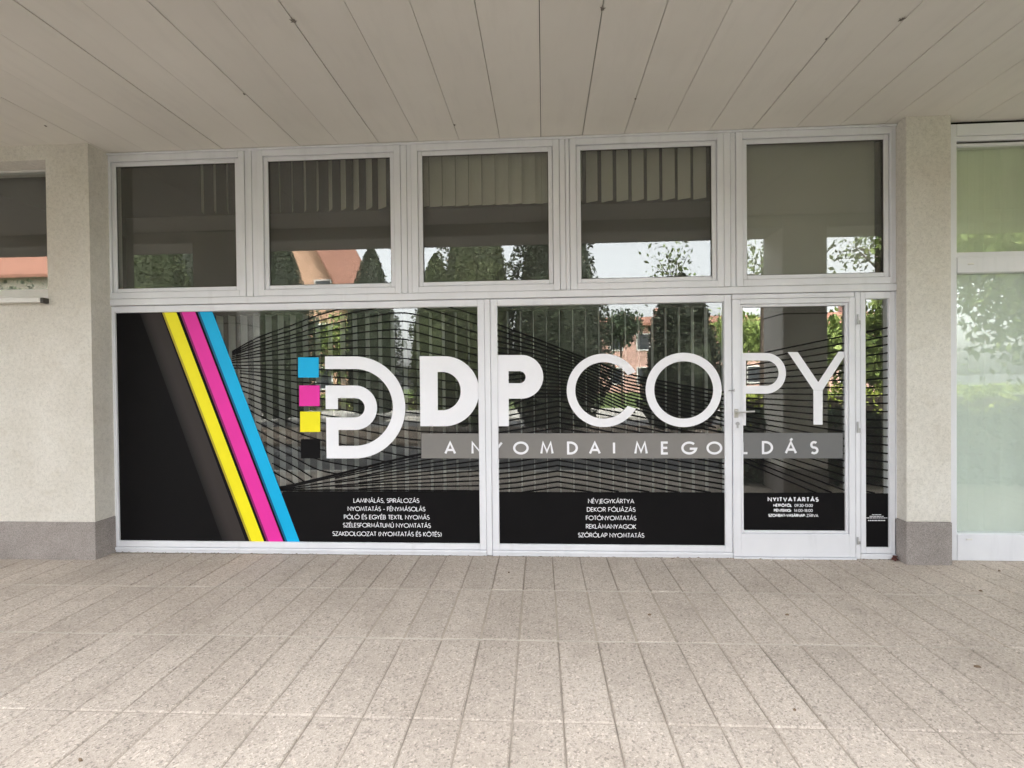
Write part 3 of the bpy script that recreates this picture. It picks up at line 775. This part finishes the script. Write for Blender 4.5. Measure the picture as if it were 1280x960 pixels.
# ---- sidelight
SD = thing('sidelight_window', (2.54, 0, 0), 'narrow white framed window between the glass door and the right pillar', 'window')
q = MB()
q.cbox(2.416, SX0, -.006, BK, .042, SZ1+.052, .003); q.cbox(SX1, 2.670, -.006, BK, .042, SZ1+.052, .003)
q.cbox(SX0, SX1, -.006, BK, SZ1, SZ1+.052, .003); q.cbox(SX0, SX1, -.006, BK, .042, SZ0, .003)
q.cbox(2.416, 2.670, -.014, BK, .0, .039, .003)
q.build('frame', 'frame', SD)
q = MB(); q.box(SX0-.015, SX1+.015, .018, .024, SZ0-.015, SZ1+.015); q.build('glass_pane', 'doorglass', SD)
famS = [([1080, 1115], [415.8+9.9*k, 408.4+10.6*k]) for k in range(0, 22)]
q = MB(); lines(q, famS, .0105, lambda x, y: y < 617, CS, 0); q.build('line_pattern', 'black', SD)
pS = graphic('info_panel', 'black', [[(1076, 616.8), (1116, 616.8), (1116, 690), (1076, 690)]], CS, SD, .0003, 'black panel at the foot of the narrow window')
q = MB(); rr = random.Random(5)
for y, a, c, h in ((643.4, 1090, 1102, .7), (645.4, 1087, 1104.5, .8), (647.4, 1082.6, 1109.4, .8), (650.6, 1085, 1106.4, 1.1)):
    x = a
    while x < c-.6:
        w = min(c-x, rr.uniform(1.6, 4.2)); flat(q, [pxs([(x, y-h/2), (x+w, y-h/2), (x+w, y+h/2), (x, y+h/2)], GY-.002)], GY-.002, CS); x += w+.55
q.build('fine_print', 'white', pS)

# ================================================================== LEFT SMALL WINDOW
LW = thing('high_window', (-4.6, LY, 2.1), 'small high window in the cream wall left of the shop front', 'window')
q = MB(); yf = -.03
q.cbox(-3.99, -3.936, yf, .05, 2.091, 3.184, .003); q.cbox(-5.59, -5.52, yf, .05, 2.091, 3.184, .003)
q.cbox(-5.52, -3.991, yf, .05, 3.178, 3.1845, .002); q.cbox(-5.52, -3.991, yf, .05, 2.091, 2.196, .004); q.cbox(-5.52, -3.991, yf-.03, yf-.001, 2.0915, 2.135, .003)
q.build('frame', 'whitewood', LW)
q = MB(); q.box(-5.53, -3.985, yf+.030, yf+.036, 2.18, 3.182); q.build('glass_pane', 'glass', LW)
q = MB(); q.cbox(-5.62, -3.952, LY-.055, LY-.001, 2.052, 2.088, .004); s_ = q.build('sill', 'whitewood', LW)
q = MB(); q.cbox(-3.951, -3.926, LY-.054, LY-.001, 2.044, 2.086, .003); q.build('end_cap', 'darkmetal', s_)

# ================================================================== RIGHT TALL WINDOW
RW = thing('tall_window', (4.3, 0, 0), 'tall grey framed window with pale green glass right of the square pillar', 'window')
q = MB()
q.cbox(2.997, 3.108, -.02, BK, .0, SZ-.02, .003); q.cbox(5.6, 5.7, -.02, BK, .0, SZ-.02, .003)
q.cbox(3.109, 5.599, -.02, BK, 3.195, SZ-.02, .003); q.cbox(3.109, 5.599, -.012, BK, 3.158, 3.193, .003); q.cbox(3.109, 5.599, -.006, BK, 3.122, 3.142, .003)
q.cbox(3.109, 5.599, .0, BK, 2.287, 2.328, .003); q.cbox(3.109, 5.599, -.022, BK, 2.170, 2.285, .003)
q.cbox(3.109, 5.599, -.022, BK, .0, .200, .003)
q.build('frame', 'frame', RW)
q = MB(); q.box(3.109, 5.599, .01, BK, 3.142, 3.158); q.build('vent_slot', 'slit', RW)
q = MB(); q.box(3.10, 5.61, .020, .026, 2.32, 3.13); q.build('glass_pane', 'greenglass', RW)
q = MB(); q.box(3.10, 5.61, .020, .026, .19, 2.18); q.build('glass_pane', 'foil', RW)['label'] = 'pale green frosted lower pane'
for px, py in ((1213, 330), (1211, 674)):
    x, z = P(px, py, -.022); q = MB(); q.cbox(x-.022, x+.022, -.030, -.0225, z-.006, z+.006, .003); q.build('drain_cap', 'whitewood', RW)
wallbox('end_wall', 5.72, 9, -.1, .1, -.02, 3.3, 'wall')

# ================================================================== BLINDS
def blind(name, label, x0, x1, z0, z1, y, pitch, wd, ang, mat, rail=True):
    t = thing(name, ((x0+x1)/2, y, z1), label, 'window blind', 'vertical slat blinds behind the glass')
    q = MB(); rb = random.Random(int(abs(x0)*100)); x = x0; 
    while x < x1:
        a = R(ang(x)+rb.uniform(-2.5, 2.5)); dx, dy = math.cos(a)*wd/2, math.sin(a)*wd/2; n = 5; vs = []
        for k in range(n):
            s = -1+2*k/(n-1); bow = .006*(1-s*s)
            for z in (z0+rb.uniform(-.002, .002), z1): vs.append((x+dx*s-math.sin(a)*bow, y+dy*s+math.cos(a)*bow, z))
        q.add(vs, [(2*k, 2*k+2, 2*k+3, 2*k+1) for k in range(n-1)])
        hz_ = z0-.001
        x += pitch
    q.build('slats', mat, t)
    if rail:
        q = MB(); q.cbox(x0-.05, x1+.03, y-.02, y+.02, z1, z1+.035, .003); q.build('head_rail', 'darkmetal', t)
    return t
blind('vertical_blind', 'open grey vertical blind behind the striped pane', -3.4, -.48, .34, 1.97, .17, .107, .089, lambda x: 86, 'slat')
blind('vertical_blind', 'open grey vertical blind behind the pane with two round letters', -.40, 1.40, .34, 1.97, .17, .107, .089, lambda x: 88, 'slat')
def twist(fr):
    """slat angle so that the pale face fills the share fr(x) of the pitch seen from the street"""
    return lambda x: math.degrees(math.acos(max(.05, min(.98, fr(x)))))
blind('vertical_blind', 'half closed pale vertical blind behind the second upper window from left', -2.30, -1.20, 2.832, 3.26, .12, .109, .112, lambda x: -68+30*(x+2.25), 'slatlight', False)
blind('vertical_blind', 'closed pale vertical blind behind the middle upper window', -.98, .08, 2.832, 3.26, .12, .109, .112, lambda x: -12, 'slatlight', False)
blind('vertical_blind', 'half open pale vertical blind behind the second upper window from right', .28, 1.34, 2.832, 3.26, .12, .122, .100, lambda x: -28, 'slatlight', False)
blind('vertical_blind', 'nearly edge-on pale vertical blind behind the leftmost upper window', -2.86, -2.49, 2.832, 3.26, .12, .109, .112, lambda x: -66, 'slatlight', False)
blind('vertical_blind', 'white vertical blind behind the pale green glass', 3.08, 5.6, .12, 3.2, .085, .118, .127, lambda x: -6+30*math.sin(x*7.3)*math.sin(x*2.9), 'slatgreen')
q = MB(); q.box(-3.6, 1.45, .10, .104, 2.10, 2.834)  # added dark sheet, keeps the upper panes dark below the short blinds
q.build('valance_board', 'room').location = (0, .09, 0)
tag(bpy.data.objects['valance_board'], 'dark board below the short blinds behind the upper windows', 'valance')
q = MB(); q.box(1.52, 2.585, .10, .103, 2.12, 3.27)
tag(q.build('roller_blind', 'roller'), 'grey roller blind drawn behind the rightmost upper window', 'window blind')

# ================================================================== SMALL THINGS
def PSOF(x, y, z=SZ-.003):
    d = ray(x, y); t = (z-CAM.z)/d.z; return CAM.x+d.x*t, CAM.y+d.y*t
rc = random.Random(21)
for k, (px, py, r) in enumerate(((367, 26, .022), (753, 11, .020), (1127, 24, .022), (568, 156, .014), (305, 117, .010), (1033, 48, .008), (794, 123, .010), (57, 157, .009))):
    x, y = PSOF(px, py); q = MB(); ring_ = []; m_ = 22
    for j in range(m_):
        a = 6.283*j/m_; l = r*(rc.uniform(.6, 1.1) if rc.random() < .3 else rc.uniform(.25, .6))
        ring_.append((x+math.cos(a)*l, y+math.sin(a)*l*1.5, SZ-.003-rc.random()*.003))
    q.add(ring_+[(x, y, SZ-.012)], [(j, m_, (j+1) % m_) for j in range(m_)])
    tag(q.build('cobweb', 'web'), ['dusty cobweb on the ceiling above the second upper window, near the top left', 'dusty cobweb on the ceiling joint near the top centre', 'dusty cobweb on the ceiling joint near the top right',
        'small dirt clump on the ceiling joint above the middle upper window', 'tiny dirt speck on the ceiling above the leftmost upper window', 'tiny dirt speck on the ceiling joint left of the top right cobweb',
        'small dirt clump on the ceiling above the second upper window from right', 'tiny dirt speck on the ceiling above the high window'][k], 'cobweb', 'cobwebs and dirt on the ceiling boards')
def PG(x, y, z=.001):
    d = ray(x, y); t = (z-CAM.z)/d.z; return CAM.x+d.x*t, CAM.y+d.y*t
def scrap(px, py, sx, sy, mat, name, label, cat, group, hgt=.006):
    x, y = PG(px, py); q = MB(); n = 7; top = []; 
    for k in range(n):
        a = 6.28*k/n+rc.uniform(-.3, .3); rad = rc.uniform(.6, 1.1); top.append((x+math.cos(a)*sx*rad, y+math.sin(a)*sy*rad, .003+rc.random()*hgt))
    bot = [(p[0], p[1], .001) for p in top]
    q.add(top+bot+[(x, y, .004+hgt)], [(k, (k+1) % n, 14) for k in range(n)]+[(k+n, (k+1) % n+n, (k+1) % n, k) for k in range(n)])
    o = q.build(name, mat); return tag(o, label, cat, group)
lx, ly_ = PG(1112, 697)
q = MB()
for j in range(14):
    a = rc.uniform(0, 6.28); r = rc.uniform(.0, .02); cx, cy, cz = lx+math.cos(a)*r*1.3, -.04+math.sin(a)*r*.7, .012+rc.random()*.018; s = rc.uniform(.010, .018)
    vs = [(cx+rc.uniform(-s, s), cy+rc.uniform(-s, s), max(.002, cz+rc.uniform(-s, s))) for _ in range(8)]
    bm = bmesh.new(); [bm.verts.new(v) for v in vs]; bmesh.ops.convex_hull(bm, input=list(bm.verts)); bm.verts.index_update()
    q.add([v.co[:] for v in bm.verts], [[v.index for v in f.verts] for f in bm.faces]); bm.free()
tag(q.build('stone', 'rust'), 'dark reddish lump wedged at the foot of the square pillar', 'stone')
for k, (px, py, a, c, lab) in enumerate(((984, 769, .011, .005, 'dry brown leaf on the pavement in front of the door'), (1222, 834, .020, .005, 'dry brown leaf on the pavement at the far right'),
        (812, 769, .012, .006, 'dry brown leaf on the pavement below the round letters'), (101, 951, .009, .006, 'small dark leaf at the lower left edge of the pavement'), (1249, 714, .01, .008, 'dry leaf scrap by the tall grey window'),
        (1226, 739, .012, .006, 'dry leaf scrap below the tall grey window'), (636, 716, .006, .005, 'tiny dark leaf crumb near the wall below the middle post'), (993, 888, .009, .005, 'leaf scrap in a paving joint, lower right'))):
    scrap(px, py, a, c, 'dead', 'dead_leaf', lab, 'leaf', 'dry leaves on the pavement', .008)
rf = random.Random(9)
q = MB()
for k in range(46):
    x = rf.choice([rf.uniform(1.46, 2.65), rf.uniform(-3.6, 1.4), rf.uniform(1.5, 2.0)]); y = -.022-abs(rf.gauss(0, .018)); s = rf.uniform(.003, .013)
    vs = [(x+rf.uniform(-s, s)*1.7, y+rf.uniform(-s, s)*.6, .0015+rf.uniform(0, .004)) for _ in range(4)]
    q.add(vs, [(0, 1, 2), (0, 2, 3), (0, 3, 1), (1, 3, 2)])
tag(q.build('paint_flakes', 'flake'), 'white paint flakes along the foot of the frame', 'paint flakes', kind='stuff')
q = MB()
for k in range(260):
    x = rf.uniform(-3.65, 2.66); y = -.018-abs(rf.gauss(0, .012)); s = rf.uniform(.003, .009)
    vs = [(x+rf.uniform(-s, s)*2.2, y+rf.uniform(-s, s)*.6, .001+rf.uniform(0, .006)) for _ in range(4)]
    q.add(vs, [(0, 1, 2), (0, 2, 3), (0, 3, 1), (1, 3, 2)])
tag(q.build('dirt_crumbs', 'dead'), 'dirt crumbs along the foot of the frame', 'dirt', kind='stuff')

# ================================================================== ACROSS THE FORECOURT (mirrored in the glass)
def leafcloud(q, n, sampler, size, rnd, flatz=.6):
    for _ in range(n):
        p = sampler(rnd)
        if p is None: continue
        a = Vector((rnd.gauss(0, 1), rnd.gauss(0, 1), rnd.gauss(0, 1)*flatz)).normalized(); b_ = a.orthogonal().normalized()
        b_ = (b_*math.cos(rnd.uniform(0, 6.28))+a.cross(b_)*math.sin(rnd.uniform(0, 6.28))).normalized(); s = size*rnd.uniform(.6, 1.4)
        q.add([p-b_*s, p+a*s*.5, p+b_*s, p-a*s*.5], [(0, 1, 2, 3)])
def conifer(x, t, h, r, label, mat='conif', n=5200, seed=1, base=.25):
    rnd = random.Random(seed); y = -t
    o = thing('conifer', (x, y, 0), label, 'tree', 'conifers across the forecourt')
    q = MB(); q.cyl((x, y, 0), (x, y, h*.9), r*.11, .015, 8); q.build('trunk', 'bark', o)
    lob = [(rnd.uniform(0, 6.28), rnd.uniform(0, 1), rnd.uniform(.75, 1.2)) for _ in range(26)]
    def smp(rd):
        u = rd.random()**1.25; prof = (1-u**2.2)**.75*(.55+.45*min(1, u*5))
        a = rd.uniform(0, 6.28); k = 1.0
        for la, lu, lk in lob:
            d = abs((a-la+3.14) % 6.28-3.14)
            if d < .5 and abs(u-lu) < .09: k = lk
        rr_ = r*prof*k*(1-.42*rd.random()**1.6)
        return Vector((x+math.cos(a)*rr_, y+math.sin(a)*rr_, base+u*(h-base)))
    q = MB()
    for k in range(7):
        u0, u1 = k/7, (k+1)/7
        f0, f1 = [(1-u**2.2)**.75*(.55+.45*min(1, u*5))*.80*r for u in (u0, u1)]
        q.cyl((x, y, base+u0*(h-base)), (x, y, base+u1*(h-base)), max(.02, f0), max(.02, f1), 9, 0, False)
    leafcloud(q, int(n*3.2), smp, .046, rnd, 2.2); q.build('crown', mat, o)
    return o
def broadleaf(x, t, zc, r, rz, label, mat='leaf', n=4200, seed=1, size=.10, clumps=22, group='broadleaf trees across the forecourt', name='tree', spread=.34):
    rnd = random.Random(seed); y = -t
    o = thing(name, (x, y, 0), label, 'tree', group)
    cl = []
    for _ in range(clumps):
        v = Vector((rnd.gauss(0, 1), rnd.gauss(0, 1), rnd.gauss(0, 1))).normalized()*rnd.uniform(.35, .95)
        cl.append(Vector((x+v.x*r, y+v.y*r, zc+v.z*rz)))
    q = MB(); top = Vector((x+rnd.uniform(-.1, .1), y, zc)); q.cyl((x, y, -.05), top, max(.05, r*.075), max(.02, r*.04), 8)
    for c in cl[:14]:
        st = Vector((x, y, max(.3, zc-rz*.7)))+(top-Vector((x, y, max(.3, zc-rz*.7))))*rnd.random(); q.cyl(st, c, r*.03, .006, 5)
    q.build('trunk', 'bark', o)
    def smp(rd):
        c = rd.choice(cl); return c+Vector((rd.gauss(0, 1)*r, rd.gauss(0, 1)*r, rd.gauss(0, 1)*rz))*spread*.75
    q = MB(); leafcloud(q, n, smp, size, rnd); q.build('crown', mat, o); return o
def at(px, t): return (px-680)/661*(4.2+t)
conifer(at(596, 9), 9, 7.2, 1.15, 'tall light green conifer left of the dark one across the forecourt', 'conif2', 5200, 2)
conifer(at(697, 8.6), 8.6, 6.4, 1.42, 'broad dark conifer straight across the forecourt', 'conif', 7000, 3)
conifer(3.15, 8, 3.75, .98, 'short dense dark conifer across from the round letters', 'conif', 6000, 4)
conifer(at(463, 14), 14, 6.1, 1.12, 'pointed dark conifer right of the orange gabled house', 'conif', 4500, 5)
conifer(at(345, 12), 12, 6.0, 1.1, 'dark conifer left of the orange gabled house', 'conif', 4500, 6)
conifer(at(165, 9), 9, 6.4, 1.3, 'wide dark conifer at the far left of the forecourt', 'conif2', 4500, 7)
conifer(at(225, 10.5), 10.5, 6.2, 1.25, 'second wide conifer from the left end of the forecourt', 'conif', 4500, 8)
conifer(at(545, 15), 15, 6.0, 1.2, 'light green conifer standing behind the tall light green one', 'conif2', 4000, 9)
broadleaf(3.85, 22, 3.75, .85, .85, 'slender young tree in front of the pink apartment house', 'leafdark', 3000, 11)
broadleaf(8.6, 19, 3.1, 1.4, 1.2, 'round bright green tree beyond the hedge', 'leaf', 4500, 12)
broadleaf(8.7, 11, 2.1, 1.3, 1.15, 'bright green tree beyond the hedge right of the pillar', 'leaf', 4500, 13)
broadleaf(at(838, 13), 13, 4.6, .75, 1.2, 'sparse pale birch behind the short conifer', 'birch', 420, 14, .08, 16, spread=.4)
broadleaf(at(945, 14), 14, 5.0, 1.1, 1.0, 'pale birch with thin crown right of the sparse one', 'birch', 600, 15, .08, 18, spread=.4)
broadleaf(at(1085, 12), 12, 5.2, 1.5, 1.2, 'thin pale tree above the bright green tree', 'birch', 800, 16, .09, 18, spread=.4)
broadleaf(at(1262, 9), 9, 3.7, 2.3, 2.0, 'wide leafy tree beyond the hedge at the right', 'leaf', 8000, 17, .11, 26)
broadleaf(at(1400, 9), 9, 4.6, 2.6, 2.2, 'wide leafy tree at the far right end of the hedge', 'birch', 5500, 18, .11, 26)
broadleaf(at(330, 17), 17, 3.4, 2.2, 1.8, 'dark round tree on the lawn in front of the orange house', 'leafdark', 4500, 19)
broadleaf(at(420, 21), 21, 3.0, 1.8, 1.4, 'small round tree on the lawn right of the orange house', 'leaf', 3500, 20)
broadleaf(at(60, 16), 16, 2.6, 2.6, 1.8, 'bushy tree in front of the cream house', 'leafdark', 4000, 22)
broadleaf(-28.5, 22, 4.9, 3.2, 1.5, 'dark leafy tree in front of the cream house, far left', 'leafdark', 5000, 23)
def hedge(x0, x1, t0, t1, h, label, mat, n, seed):
    rnd = random.Random(seed); q = MB()
    o = thing('hedge', ((x0+x1)/2, -(t0+t1)/2, 0), label, 'hedge')
    q.box(x0+.1, x1-.1, -t1+.1, -t0-.1, -.05, h-.12); q.build('stems', 'soil', o)
    def smp(rd):
        f = rd.random(); x = rd.uniform(x0, x1); hh = h*(1+.07*math.sin(x*5.1)+.05*math.sin(x*11))
        if f < .4: return Vector((x, rd.uniform(-t1, -t0), hh+rd.gauss(0, .035)))
        return Vector((x, rd.choice([-t0, -t1])+rd.gauss(0, .05), rd.uniform(0, hh)))
    q = MB(); leafcloud(q, n, smp, .05, rnd); q.build('foliage', mat, o)
hedge(2.5, 10.5, 2.75, 3.5, .82, 'low dark hedge along the paving to the right', 'leafdark', 12000, 31)
hedge(4.0, 15, 7.3, 8.3, 1.05, 'yellow green hedge behind the low dark hedge', 'leafy', 9000, 32)
hedge(-16, -2.5, 18.4, 19.0, .7, 'green hedge along the lawn to the left', 'leaf', 7000, 33)

def house(name, label, x0, x1, t0, t1, eave, ridge, wmat, gable_front, cols, rows, seed=1):
    o = thing(name, ((x0+x1)/2, -(t0+t1)/2, 0), label, 'house')
    ya, yb = -t0, -t1; q = MB(); xm = (x0+x1)/2; ym = (ya+yb)/2
    if gable_front:
        q.add([(x0, ya, 0), (x1, ya, 0), (x1, ya, eave), (xm, ya, ridge), (x0, ya, eave), (x0, yb, 0), (x1, yb, 0), (x1, yb, eave), (xm, yb, ridge), (x0, yb, eave)],
              [(0, 1, 2, 3, 4), (9, 8, 7, 6, 5), (1, 6, 7, 2), (5, 0, 4, 9)])
    else:
        q.add([(x0, ya, 0), (x1, ya, 0), (x1, yb, 0), (x0, yb, 0), (x0, ya, eave), (x1, ya, eave), (x1, yb, eave), (x0, yb, eave), (x0, ym, ridge), (x1, ym, ridge)],
              [(0, 1, 5, 4), (2, 3, 7, 6), (1, 2, 6, 9, 5), (3, 0, 4, 8, 7)])
    q.build('wall', wmat, o)
    q = MB(); th = .22; ov = .6
    def slab(p):
        n_ = len(p); q.add(p+[(a, b2, c+th) for a, b2, c in p], [tuple(range(n_-1, -1, -1)), tuple(range(n_, 2*n_))]+[(k, (k+1) % n_, n_+(k+1) % n_, n_+k) for k in range(n_)])
    if gable_front:
        sl_ = (ridge-eave)/(xm-x0); d = ov*sl_
        slab([(x0-ov, ya+ov, eave-d), (xm, ya+ov, ridge), (xm, yb-ov, ridge), (x0-ov, yb-ov, eave-d)])
        slab([(xm, ya+ov, ridge), (x1+ov, ya+ov, eave-d), (x1+ov, yb-ov, eave-d), (xm, yb-ov, ridge)])
    else:
        sl_ = (ridge-eave)/abs(ya-ym); d = ov*sl_
        slab([(x0-ov, ya+ov, eave-d), (x1+ov, ya+ov, eave-d), (x1+ov, ym, ridge), (x0-ov, ym, ridge)])
        slab([(x0-ov, ym, ridge), (x1+ov, ym, ridge), (x1+ov, yb-ov, eave-d), (x0-ov, yb-ov, eave-d)])
    rf_ = q.build('roof', 'tile', o)
    q = MB(); q.cbox(xm+.8, xm+1.5, ym-.4, ym+.4, ridge-1.2, ridge+1.0, .03); q.build('chimney', wmat, rf_)
    for i in range(cols):
        for j in range(rows):
            cx = x0+(x1-x0)*(i+.5)/cols; cz = 1.5+j*2.9
            if gable_front and cz > eave and abs(cx-xm) > .6: continue
            q = MB(); q.ring(cx-.5, cx+.5, cz-.65, cz+.65, .10, ya+.003, ya+.07, .01); w = q.build('window', 'whitewood', o)
            q = MB(); q.box(cx-.5, cx+.5, ya+.002, ya+.025, cz-.65, cz+.65); q.build('pane', 'darkglass', w)
    return o
house('house', 'salmon orange house with a steep gabled tile roof', -20, -13.4, 30, 40, 7.4, 13.6, 'salmon', True, 3, 3)
house('house', 'cream house with a red tile roof far to the left', -47, -31, 30, 40, 8.9, 12.0, 'cream', False, 6, 2)
house('apartment_house', 'long pink apartment house with a red tile roof', .5, 19, 42, 52, 5.9, 6.9, 'pink', False, 8, 2)
house('house', 'pink house with a red roof beyond the trees to the right', 22, 27.5, 38, 48, 5.0, 6.6, 'pink', False, 2, 2)
